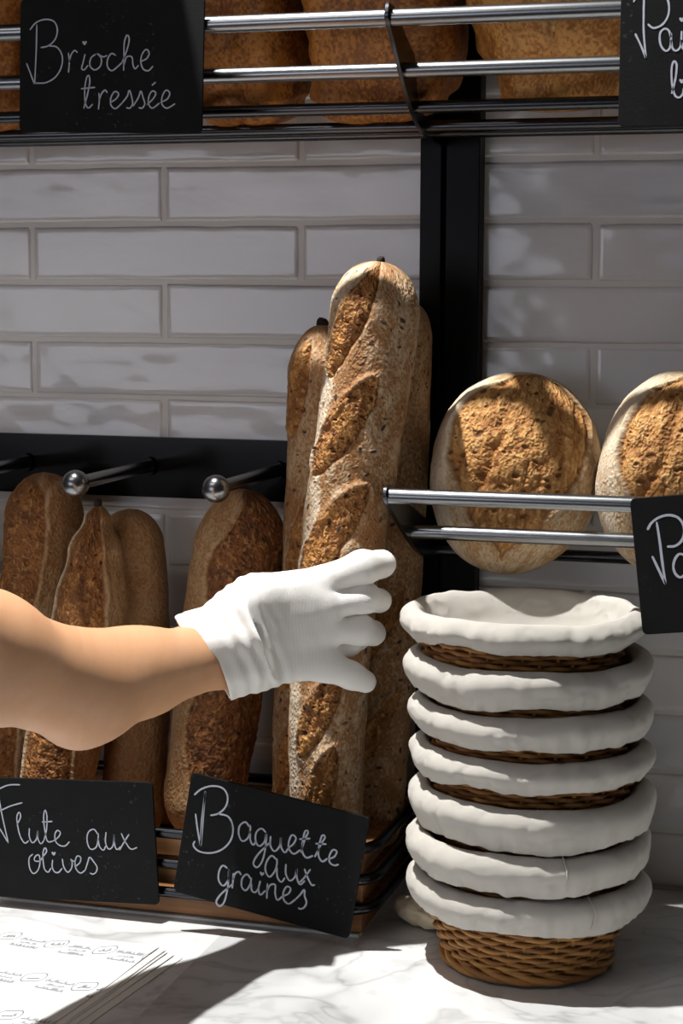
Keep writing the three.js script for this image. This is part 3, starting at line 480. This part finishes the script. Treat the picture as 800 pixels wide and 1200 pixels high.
  stack.forEach(([dx, dz, hem, tilt, label], i) => {
    const b = thing('proofing_basket', label, 'basket', [0.293 + dx, i * 0.0405 + (i ? 0.0005 : 0), 0.232 + dz], 'stacked proofing baskets'), R = rng(i + 90);
    b.rotation.z = -tilt * 0.3; b.rotation.x = (R() - 0.5) * 0.02;
    const spin = new THREE.Group(); void spin; const turn = R() * 6.28;
    const add = (n, g, m, extra = 0) => { const q = mesh(n, g, m, b); q.rotation.y = turn + extra; return q; };
    const first = i ? 4 : 0;
    for (let k = first; k < ROWS; k++) add('wicker_strand', strands[k], tones[(k * 7 + i) % 3]);
    for (let k = 0; k < STAKES; k++) { const q = mesh('stake', stakeG, tones[k % 3], b), a = turn + (k + 0.5) / STAKES * Math.PI * 2; q.position.set(Math.cos(a) * (R0 + R1) / 2, H / 2 + 0.002, Math.sin(a) * (R0 + R1) / 2); q.rotation.set(0, -a, -Math.atan2(R1 - R0, H), 'YXZ'); }
    add('basket_base', baseG, tones[1]);
    if (!i) for (let k = 0; k < 17; k++) add('border_cane', braid, tones[k % 3], k / 17 * Math.PI * 2);
    const li = mesh('liner', liner(i * 5.3 + 1.7, hem, i === 6), linen, b); li.userData.label = 'white linen liner folded over the rim';
    if (i < 2) mesh('seam', seamG(hem), linen, li).rotation.y = -[0.85, 1.1][i];
  });
}
// rolled cream cloth on the counter behind the baskets
{
  const a = at(470, 1058, 0.165), b = at(512, 1074, 0.2), g = new THREE.SphereGeometry(1, 48, 32), p = g.attributes.position; a.y = b.y = 0.0135;
  const m = a.clone().add(b).multiplyScalar(0.5), ax = b.clone().sub(a);
  for (let i = 0; i < p.count; i++) { const x = p.getX(i), y = p.getY(i), z = p.getZ(i), k = 0.8 + 0.5 * fbm(x * 3, y * 2.5, z * 2.5 + 4, 3) - 0.22 * gauss(x - 0.25, 0.12); p.setXYZ(i, x * ax.length() * 0.62, y * 0.0125 * k, z * 0.0135 * k); }
  g.computeVertexNormals();
  const o = mesh('cloth_roll', g, std(0xe2d2b2, 0.9, { bumpMap: speck, bumpScale: 0.0008 })); o.position.set(m.x, 0.0145, m.z); o.rotation.y = -Math.atan2(ax.z, ax.x);
  tag(o, 'small cream cloth roll lying on the marble behind the bottom basket', 'cloth');
}

// ------------------------------------------------------------------ chalk signs
const slate = phys(0x101113, 0.7, { specularIntensity: 0.3, bumpMap: speck, bumpScale: 0.0002 }), chalk = std(0xb4b9c6, 0.9);
const slateDust = dataTex(512, 340, (u, v, i, j) => { const s = sstep(0.7, 0.82, fbm(u * 60, v * 40, 2, 3)) * sstep(0.5, 0.7, fbm(u * 5, v * 4, 9, 2)), c = 14 + 8 * fbm(u * 9, v * 7, 3, 4) + 40 * s; return [c, c + 1, c + 2]; });
slate.color.set(0xffffff); slate.map = slateDust;
function ribbon(points, width, toLocal) {
  const P = points.map(toLocal), cv = P.length > 2 ? new THREE.CatmullRomCurve3(P.map(p => new THREE.Vector3(p[0], p[1], 0)), false, 'centripetal') : new THREE.LineCurve3(new THREE.Vector3(...P[0], 0), new THREE.Vector3(...P[1], 0));
  const n = Math.max(4, P.length * 5), pos = [], idx = [], tilt = 0.5;
  for (let i = 0; i <= n; i++) {
    const c = cv.getPointAt(i / n), t = cv.getTangentAt(i / n), w = width / 2 * (0.86 + 0.28 * fbm(i * 0.4, points[0][0], 1, 2)) * (i === 0 || i === n ? 0.6 : 1);
    pos.push(c.x - t.y * w, c.y + t.x * w, 0, c.x + t.y * w, c.y - t.x * w, 0);
    if (i < n) { const a = i * 2; idx.push(a, a + 1, a + 2, a + 1, a + 3, a + 2); }
  } void tilt;
  const g = new THREE.BufferGeometry(); g.setAttribute('position', new THREE.Float32BufferAttribute(pos, 3)); g.setAttribute('normal', new THREE.Float32BufferAttribute(pos.map((_, i) => i % 3 === 2 ? 1 : 0), 3)); g.setAttribute('uv', new THREE.Float32BufferAttribute(new Array(pos.length / 3 * 2).fill(0), 2)); g.setIndex(idx); return g;
}
function sign(label, centre, size, angle, trace, strokes, hearts, width) {
  const [w, h] = size, s = new THREE.Shape(), r = 0.0055, x = -w / 2, y = -h / 2, T = 0.003;
  s.moveTo(x + r, y); s.lineTo(x + w - r, y); s.quadraticCurveTo(x + w, y, x + w, y + r); s.lineTo(x + w, y + h - r); s.quadraticCurveTo(x + w, y + h, x + w - r, y + h); s.lineTo(x + r, y + h); s.quadraticCurveTo(x, y + h, x, y + h - r); s.lineTo(x, y + r); s.quadraticCurveTo(x, y, x + r, y);
  const t = thing('chalk_sign', label, 'sign', centre); t.rotation.z = angle;
  const g = new THREE.ExtrudeGeometry(s, { depth: T - 0.001, bevelEnabled: true, bevelThickness: 0.0005, bevelSize: 0.0005, bevelOffset: -0.0005, bevelSegments: 2 }).translate(0, 0, -T / 2 + 0.0005), p = g.attributes.position, uv = g.attributes.uv;
  for (let i = 0; i < p.count; i++) uv.setXY(i, p.getX(i) / w + 0.5 + centre[0] * 3, p.getY(i) / h + 0.5 + centre[1] * 3);
  mesh('board', g, slate, t);
  const [ox, oy, sc] = trace, loc = ([a, b]) => { const q = at(ox + a / sc, oy + b / sc, centre[2] + T / 2), dx = q.x - centre[0], dy = q.y - centre[1], c = Math.cos(-angle), n = Math.sin(-angle); return [dx * c - dy * n, dx * n + dy * c]; };
  const parts = strokes.map(k => ribbon(k, width, loc));
  for (const [a, b] of hearts) { const [hx, hy] = loc([a, b]), e = 0.0019, H = new THREE.Shape(); H.moveTo(hx, hy - e); H.bezierCurveTo(hx - 2 * e, hy + 0.4 * e, hx - e, hy + 1.8 * e, hx, hy + 0.6 * e); H.bezierCurveTo(hx + e, hy + 1.8 * e, hx + 2 * e, hy + 0.4 * e, hx, hy - e); parts.push(new THREE.ShapeGeometry(H, 8)); }
  const m = mesh('lettering', mergeGeometries(parts), chalk, t); m.position.z = T / 2 + 0.00025; m.userData.label = 'white chalk pen handwriting';
  return t;
}
sign('black chalk sign reading Brioche tressée hung on the top rack', [-0.1048, 0.8222, 0.2565], [0.183, 0.1215], -0.029, [0, 0, 3.077], [
  [[133, 88], [131, 180], [125, 305]], [[96, 228], [112, 270], [125, 305]], [[108, 108], [130, 82], [165, 70], [195, 78], [207, 105], [200, 140], [175, 165], [147, 172]], [[175, 165], [205, 170], [224, 200], [222, 240], [200, 278], [165, 298], [125, 300]],
  [[247, 190], [250, 225], [247, 262]], [[249, 225], [258, 195], [270, 182], [280, 190]], [[307, 195], [300, 225], [295, 248], [303, 252], [318, 235]],
  [[345, 195], [328, 210], [325, 238], [342, 252], [362, 238], [365, 210], [350, 193], [372, 205], [387, 200]], [[418, 200], [403, 193], [389, 212], [388, 240], [402, 255], [427, 238], [440, 225]],
  [[440, 225], [458, 180], [466, 140], [460, 125], [450, 145], [447, 200], [446, 255]], [[447, 235], [458, 205], [475, 205], [480, 235], [487, 248], [500, 235]], [[508, 222], [530, 210], [538, 190], [528, 178], [513, 195], [508, 225], [518, 250], [535, 255], [552, 238]],
  [[302, 392], [318, 330], [324, 285], [318, 270], [308, 300], [308, 370], [318, 390], [335, 375]], [[292, 320], [343, 315]], [[357, 335], [358, 365], [355, 395]], [[358, 362], [368, 335], [380, 325], [387, 335]],
  [[398, 370], [420, 355], [428, 338], [415, 330], [401, 350], [400, 378], [415, 392], [440, 372]], [[440, 372], [460, 345], [466, 325], [475, 350], [478, 375], [468, 390], [455, 388]], [[480, 383], [500, 350], [508, 328], [516, 352], [522, 375], [512, 390], [500, 388]],
  [[530, 378], [553, 355], [562, 335], [550, 328], [538, 345], [536, 375], [548, 390], [575, 372]], [[548, 308], [562, 296]], [[578, 370], [605, 355], [612, 335], [600, 325], [586, 345], [584, 375], [600, 390], [632, 374]],
], [[305, 156]], 0.0013);
sign('black chalk sign starting with a large P above a letter b, on the top rack', [0.456, 0.8195, 0.2565], [0.183, 0.125], -0.0, [700, 0, 7.5], [
  [[316, 20], [345, -55], [430, -100], [540, -90], [610, -15], [628, 80], [610, 160], [560, 222], [490, 246], [440, 212]], [[410, -85], [405, 100], [405, 280], [425, 512]], [[330, 295], [380, 400], [425, 512]],
  [[645, 330], [622, 265], [590, 252], [555, 280], [545, 340], [562, 412], [602, 448], [632, 425], [645, 350], [645, 290]], [[645, 350], [662, 430], [690, 446], [722, 420], [738, 350]], [[738, 270], [738, 380], [755, 432], [785, 440]],
  [[650, 825], [668, 765], [690, 650], [692, 560], [675, 535], [655, 572], [650, 680], [662, 785], [685, 845], [715, 858], [745, 830], [758, 770]],
], [[740, 174], [740, 715]], 0.0017);
sign('black chalk sign starting with a large P on the short rack, tilted', [0.4785, 0.3865, 0.2525], [0.181, 0.1215], 0.118, [710, 570, 6.31], [
  [[305, 322], [335, 270], [390, 230], [460, 212], [530, 230], [568, 280], [576, 345], [555, 405], [510, 440], [450, 445]], [[373, 262], [395, 400], [415, 560], [440, 725]], [[340, 515], [390, 620], [440, 725]],
  [[600, 540], [575, 507], [540, 500], [508, 540], [497, 600], [515, 650], [550, 672], [588, 640], [604, 560], [604, 520]], [[602, 580], [612, 650], [645, 670]],
], [], 0.0022);
sign('black chalk sign reading Flute aux olives leaning on the wooden rack', [-0.1603, 0.0765, 0.2485], [0.181, 0.1225], 0.05, [0, 900, 4], [
  [[-45, 125], [-15, 104], [40, 80], [95, 78]], [[-10, 108], [10, 220], [40, 352]], [[-35, 235], [0, 285], [40, 352]], [[-5, 203], [50, 178], [106, 162]],
  [[80, 265], [97, 228], [91, 206], [80, 225], [85, 280], [100, 330], [118, 352], [135, 340]], [[138, 282], [138, 322], [152, 350], [170, 335], [178, 290], [178, 330], [192, 355], [206, 340]], [[206, 340], [218, 290], [219, 215], [211, 195], [205, 230], [212, 300], [225, 345], [250, 342]], [[196, 253], [246, 250]],
  [[250, 342], [275, 322], [283, 302], [270, 292], [258, 310], [262, 345], [280, 362], [305, 365], [326, 345]], [[460, 312], [440, 287], [415, 300], [409, 345], [425, 380], [450, 372], [460, 330], [461, 305]], [[460, 330], [468, 370], [485, 385], [496, 365]], [[497, 300], [495, 350], [510, 380], [528, 368], [535, 310], [536, 352], [548, 382], [566, 368]], [[568, 305], [590, 350], [615, 380], [643, 372]], [[605, 310], [580, 350], [560, 385]],
  [[155, 403], [138, 420], [140, 470], [156, 494], [176, 482], [188, 440], [182, 407], [165, 415], [162, 433], [185, 436], [205, 412]], [[205, 412], [219, 388], [212, 373], [203, 392], [203, 440], [210, 475], [225, 488], [240, 468]], [[247, 430], [245, 462], [255, 485], [272, 490], [292, 470]], [[292, 425], [300, 465], [318, 488], [335, 470], [338, 440], [330, 425], [345, 437], [356, 432]], [[352, 462], [375, 442], [378, 418], [363, 412], [352, 440], [358, 475], [378, 492], [400, 478]], [[400, 478], [412, 440], [420, 418], [440, 440], [455, 465], [450, 488], [435, 497], [422, 492]],
], [[252, 402]], 0.0013);
sign('black chalk sign reading Baguette aux graines tilted against the wooden rack', [0.0519, 0.0858, 0.2635], [0.1785, 0.121], -0.166, [200, 900, 3.333], [
  [[135, 90], [128, 180], [117, 308]], [[136, 92], [122, 200], [116, 306]], [[97, 178], [105, 240], [117, 308]], [[92, 105], [120, 82], [165, 70], [205, 80], [222, 110], [215, 150], [185, 178], [155, 185]], [[185, 178], [225, 190], [243, 230], [235, 280], [200, 318], [150, 332], [105, 322], [88, 300], [95, 285]],
  [[308, 230], [292, 211], [270, 225], [266, 260], [280, 285], [300, 275], [311, 240], [310, 222]], [[310, 245], [312, 285], [322, 300], [334, 285]], [[372, 252], [355, 236], [335, 250], [332, 285], [345, 305], [365, 290], [373, 255], [370, 310], [355, 368], [336, 388], [323, 375], [335, 345], [388, 290]], [[390, 265], [390, 305], [405, 325], [425, 305], [430, 270], [432, 310], [446, 330], [460, 312]],
  [[460, 312], [480, 295], [489, 272], [475, 261], [462, 285], [462, 315], [480, 335], [508, 318]], [[508, 330], [525, 275], [537, 248], [528, 243], [515, 290], [515, 330], [530, 350], [556, 342]], [[502, 278], [545, 275]], [[562, 348], [590, 292], [603, 268], [594, 261], [578, 310], [578, 345], [592, 365], [612, 353]], [[565, 295], [608, 297]], [[616, 356], [640, 345], [648, 325], [635, 319], [619, 345], [622, 370], [640, 380], [656, 376]],
  [[412, 357], [395, 342], [375, 365], [370, 400], [385, 425], [405, 405], [415, 372], [414, 352]], [[414, 385], [418, 430], [432, 445], [446, 428]], [[450, 375], [450, 415], [465, 440], [485, 425], [492, 390], [492, 425], [505, 455], [524, 440]], [[522, 393], [538, 435], [553, 458], [563, 455]], [[546, 395], [520, 430], [502, 448]],
  [[222, 392], [205, 380], [190, 400], [188, 440], [205, 460], [225, 435], [228, 395], [222, 470], [206, 528], [190, 540], [178, 525], [190, 500], [242, 452]], [[245, 410], [243, 440], [240, 470]], [[244, 437], [252, 412], [266, 405], [275, 418]], [[312, 432], [298, 415], [280, 430], [278, 465], [292, 478], [310, 455], [315, 428]], [[314, 448], [318, 480], [330, 485], [344, 468]], [[350, 440], [343, 475], [350, 495], [370, 478]], [[378, 450], [375, 510]], [[376, 480], [390, 456], [407, 455], [408, 490], [416, 515], [438, 500]], [[438, 500], [460, 490], [468, 470], [455, 462], [440, 485], [442, 515], [460, 530], [487, 513]], [[487, 513], [505, 495], [522, 475], [523, 500], [530, 525], [520, 545], [505, 550], [497, 545]],
], [[356, 414]], 0.0017);

// ------------------------------------------------------------------ printed wrapping papers
{
  const cv = document.createElement('canvas'); cv.width = 1024; cv.height = 1024; const c = cv.getContext('2d');
  c.fillStyle = '#e6e6e3'; c.fillRect(0, 0, 1024, 1024);
  const R = rng(77), word = (x, y, w, h) => { c.beginPath(); let q = x; c.moveTo(q, y); while (q < x + w) { q += h * (0.35 + 0.3 * R()); c.lineTo(q, y - h * (R() < 0.5 ? 1 : 0.2)); q += h * 0.25; c.lineTo(q, y); } c.stroke(); };
  const stampMark = (x, y, a) => { c.save(); c.translate(x, y); c.rotate(a); c.strokeStyle = 'rgba(105,110,118,0.85)'; c.lineWidth = 5; c.beginPath(); c.roundRect(-48, -24, 96, 48, 22); c.stroke(); c.lineWidth = 6; word(-26, 8, 48, 14); c.restore(); };
  const text = (x, y) => { c.strokeStyle = 'rgba(128,132,140,0.85)'; c.lineWidth = 6; word(x - 66, y - 14, 130, 13); c.lineWidth = 4; word(x - 40, y + 6, 84, 9); c.lineWidth = 6; word(x - 70, y + 28, 140, 11); };
  for (let j = -1; j < 6; j++) for (let i = -1; i < 5; i++) { const x = i * 256 + (j % 2 ? 128 : 0), y = j * 204 + 60; stampMark(x + 40, y, -0.22); text(x + 168, y + 20); }
  const print = new THREE.CanvasTexture(cv); print.colorSpace = THREE.SRGBColorSpace; print.wrapS = print.wrapT = THREE.RepeatWrapping;
  const paper = std(0xffffff, 0.75, { map: print }), plain = std(0xe2e2de, 0.8);
  const W = 0.36, D = 0.3, R2 = rng(5), N = 5;
  for (let k = 0; k < N; k++) {
    const top = k === N - 1, y0 = 0.0004 + k * 0.00056, th = 0.0005, u = k / (N - 1);
    const lift = (x, z) => 0.004 * u * sstep(0.1, 0, -x) * sstep(0.12, 0, z) + 0.0006 * u * fbm(x * 12 + k, z * 12, k, 2);
    const up = gridGeo(36, 30, (a, b) => { const x = -W * (1 - a), z = D * (1 - b); return [x, th + lift(x, z), z]; }), dn = gridGeo(36, 30, (a, b) => { const x = -W * a, z = D * (1 - b); return [x, lift(x, z), z]; });
    const uv = up.attributes.uv, p = up.attributes.position; for (let i = 0; i < uv.count; i++) uv.setXY(i, p.getX(i) / 0.21, -p.getZ(i) / 0.4);
    const rim = []; const edge = (f) => rim.push(gridGeo(30, 1, (a, b) => { const [x, z] = f(a); return [x, lift(x, z) + th * b, z]; }));
    edge(a => [0, D * (1 - a)]); edge(a => [-W * a, 0]); edge(a => [-W, D * a]); edge(a => [-W * (1 - a), D]);
    const g = mergeGeometries([up, dn, ...rim]);
    const m = mesh('paper_sheet', g, top ? paper : plain), s = (N - 1 - k) / (N - 1);
    m.position.set(-0.0375 + 0.024 * s + (R2() - 0.5) * 0.006 * (top ? 0 : 1), y0, 0.3235 + 0.004 * s); m.rotation.y = -0.122 - 0.012 * s + (R2() - 0.5) * 0.02 * (top ? 0 : 1);
    tag(m, top ? 'white wrapping paper printed with pale grey stamps and text, top of the pile' : 'plain white paper sheet fanned out under the printed top sheet', 'paper', top ? undefined : 'wrapping papers under the printed sheet');
  }
}

// ------------------------------------------------------------------ reaching arm with white glove
{
  const elbow = at(98, 812, 0.47), wrist = at(262, 766, 0.298), mid = at(165, 788, 0.395), shoulder = at(-260, 690, 0.82), upper = at(-20, 770, 0.575), tipE = at(88, 840, 0.47), bone = at(236, 752, 0.325);
  const person = thing('person', 'person reaching in with a bare forearm and a white cotton glove on the hand', 'person', elbow.toArray());
  const armBits = [[capsule(shoulder, upper, 0.058, 0.047), 0.03], [capsule(upper, elbow, 0.048, 0.038), 0.03], [capsule(elbow, mid, 0.036, 0.036), 0.03], [capsule(mid, wrist, 0.036, 0.028), 0.02], [capsule(tipE, at(110, 836, 0.45), 0.02, 0.018), 0.025], [capsule(at(60, 790, 0.51), at(130, 788, 0.43), 0.032, 0.032), 0.03], [capsule(bone, at(250, 745, 0.315), 0.016, 0.014), 0.02], [capsule(wrist, at(320, 745, 0.27), 0.0275, 0.022), 0.02]];
  const armF = (x, y, z) => { let d = 1e3; for (const [f, k] of armBits) d = smin(d, f(x, y, z), k); return d; };
  const bounds = (pts, m) => [[0, 1, 2].map(k => Math.min(...pts.map(p => p.getComponent(k))) - m), [0, 1, 2].map(k => Math.max(...pts.map(p => p.getComponent(k))) + m)];
  let [lo, hi] = bounds([shoulder, elbow, wrist, mid, upper, at(320, 745, 0.27)], 0.075);
  const armG = surfaceNets(lo, hi, 0.0055, armF).translate(-elbow.x, -elbow.y, -elbow.z);
  const skinTex = dataTex(256, 256, (u, v, i, j) => { const a = fbm(u * 14, v * 14, 2, 4) - 0.5, b = hash3(i, j, 3) - 0.5; return [214 + 7 * a + 4 * b, 162 + 11 * a + 5 * b, 122 + 11 * a + 5 * b]; });
  skinTex.repeat.set(6, 6);
  const body = mesh('arm', armG, phys(0xffffff, 0.52, { map: skinTex, sheen: 0.25, sheenRoughness: 0.5, sheenColor: new THREE.Color(0xffc8a8) }), person); body.userData.label = 'bare forearm and elbow';
  // glove
  const q = (px, py, z) => at(px, py, z), bits = [];
  const cap = (a, b, ra, rb, k) => bits.push([capsule(a, b, ra, rb), k]);
  const kn = [q(374, 684, 0.252), q(381, 709, 0.257), q(378, 737, 0.255), q(366, 757, 0.247)];
  [[300, 700], [298, 722], [298, 752], [300, 778]].forEach(([x, y], i) => cap(q(x, y, 0.287), kn[i], 0.0205, 0.0155, 0.02));
  cap(q(272, 716, 0.305), q(300, 704, 0.29), 0.02, 0.02, 0.016); cap(q(276, 778, 0.305), q(302, 778, 0.288), 0.021, 0.021, 0.016); cap(q(278, 750, 0.303), q(302, 745, 0.288), 0.024, 0.024, 0.016);
  const fingers = [[kn[0], q(424, 665, 0.246), q(447, 661, 0.222), 0.0152, 0.0148, 0.0136], [kn[1], q(428, 701, 0.246), q(444, 704, 0.222), 0.0142, 0.0128, 0.012], [kn[2], q(422, 738, 0.243), q(437, 742, 0.22), 0.0142, 0.0132, 0.0125], [kn[3], q(408, 753, 0.226), q(420, 748, 0.196), 0.014, 0.012, 0.0115]];
  const digits = fingers.map(([a, b, c, r0, r1, r2]) => { const f = capsule(a, b, r0, r1), g = capsule(b, c, r1, r2); return (x, y, z) => smin(f(x, y, z), g(x, y, z), 0.008); });
  const th1 = q(336, 776, 0.268), th2 = q(382, 779, 0.252), th3 = q(412, 792, 0.242), th4 = q(428, 799, 0.234);
  const thumb = [capsule(th1, th2, 0.018, 0.0155), capsule(th2, th3, 0.0155, 0.0125), capsule(th3, th4, 0.0125, 0.0105)];
  const axis = wrist.clone().sub(q(320, 742, 0.275)).normalize(), c0 = q(284, 752, 0.3), c1 = c0.clone().addScaledVector(axis, 0.038);
  // cuff: a loose sleeve round the wrist, open towards the elbow
  const up = new THREE.Vector3(0, 1, 0).addScaledVector(axis, -axis.y).normalize(), sd = new THREE.Vector3().crossVectors(axis, up);
  const cuff = (x, y, z) => {
    const px = x - c0.x, py = y - c0.y, pz = z - c0.z, t = px * axis.x + py * axis.y + pz * axis.z, a = px * up.x + py * up.y + pz * up.z, b = px * sd.x + py * sd.y + pz * sd.z;
    const ang = Math.atan2(a, b), flare = 0.041 + 0.05 * Math.max(0, t) + 0.0018 * Math.sin(t * 420 + 1.2 * Math.sin(ang * 2)) * sstep(0.03, 0, t) + 0.0012 * Math.sin(ang * 7 + t * 60);
    const rr = Math.hypot(a, b * 1.1), shell = Math.abs(rr - flare) - 0.0027, end = 0.03 + 0.02 * sstep(0, 1, Math.sin(ang)) * (b < 0 ? 1 : 0.55);
    return Math.max(shell, t - end, -t - 0.012);
  };
  const gloveF = (x, y, z) => {
    let d = 1e3; for (const [f, k] of bits) d = smin(d, f(x, y, z), k);
    let t = thumb[0](x, y, z); t = smin(t, thumb[1](x, y, z), 0.008); t = smin(t, thumb[2](x, y, z), 0.006); d = smin(d, t, 0.014);
    let fi = 1e3; for (const f of digits) fi = Math.min(fi, f(x, y, z)); d = smin(d, fi, 0.005);
    d += 0.0016 * (fbm(x * 60, y * 60, z * 60, 2) - 0.5);
    // creases over the back of the wrist
    const t2 = (x - c0.x) * axis.x + (y - c0.y) * axis.y + (z - c0.z) * axis.z; d += 0.0013 * Math.sin(t2 * 520 + 3 * fbm(x * 25, y * 25, z * 25, 2)) * gauss((t2 + 0.012) / 0.018, 1);
    const px = c0.x + axis.x * 0.012 - x, py = c0.y + axis.y * 0.012 - y, pz = c0.z + axis.z * 0.012 - z, cut = -(px * axis.x + py * axis.y + pz * axis.z);
    d = Math.max(d, cut);
    return smin(d, cuff(x, y, z), 0.013);
  };
  [lo, hi] = bounds([c0, c1, ...kn, fingers[0][2], fingers[1][2], fingers[2][2], fingers[3][2], th4, q(235, 720, 0.33)], 0.045);
  const gl = surfaceNets(lo, hi, 0.0021, gloveF).translate(-elbow.x, -elbow.y, -elbow.z);
  const knit = dataTex(128, 128, (u, v, i, j) => { const a = 128 + 60 * Math.sin(i * Math.PI / 2 + (j & 1)) + 30 * Math.sin(j * Math.PI / 2) + 50 * (hash3(i, j, 8) - 0.5); return [a, a, a]; }, { srgb: false, repeat: [24, 24] });
  const g = mesh('glove', gl, phys(0xecebe8, 0.95, { bumpMap: knit, bumpScale: 0.0004, sheen: 0.4, sheenRoughness: 0.6 }), person); g.userData.label = 'white cotton glove with a loose cuff';
}
renderer.render(scene, camera);
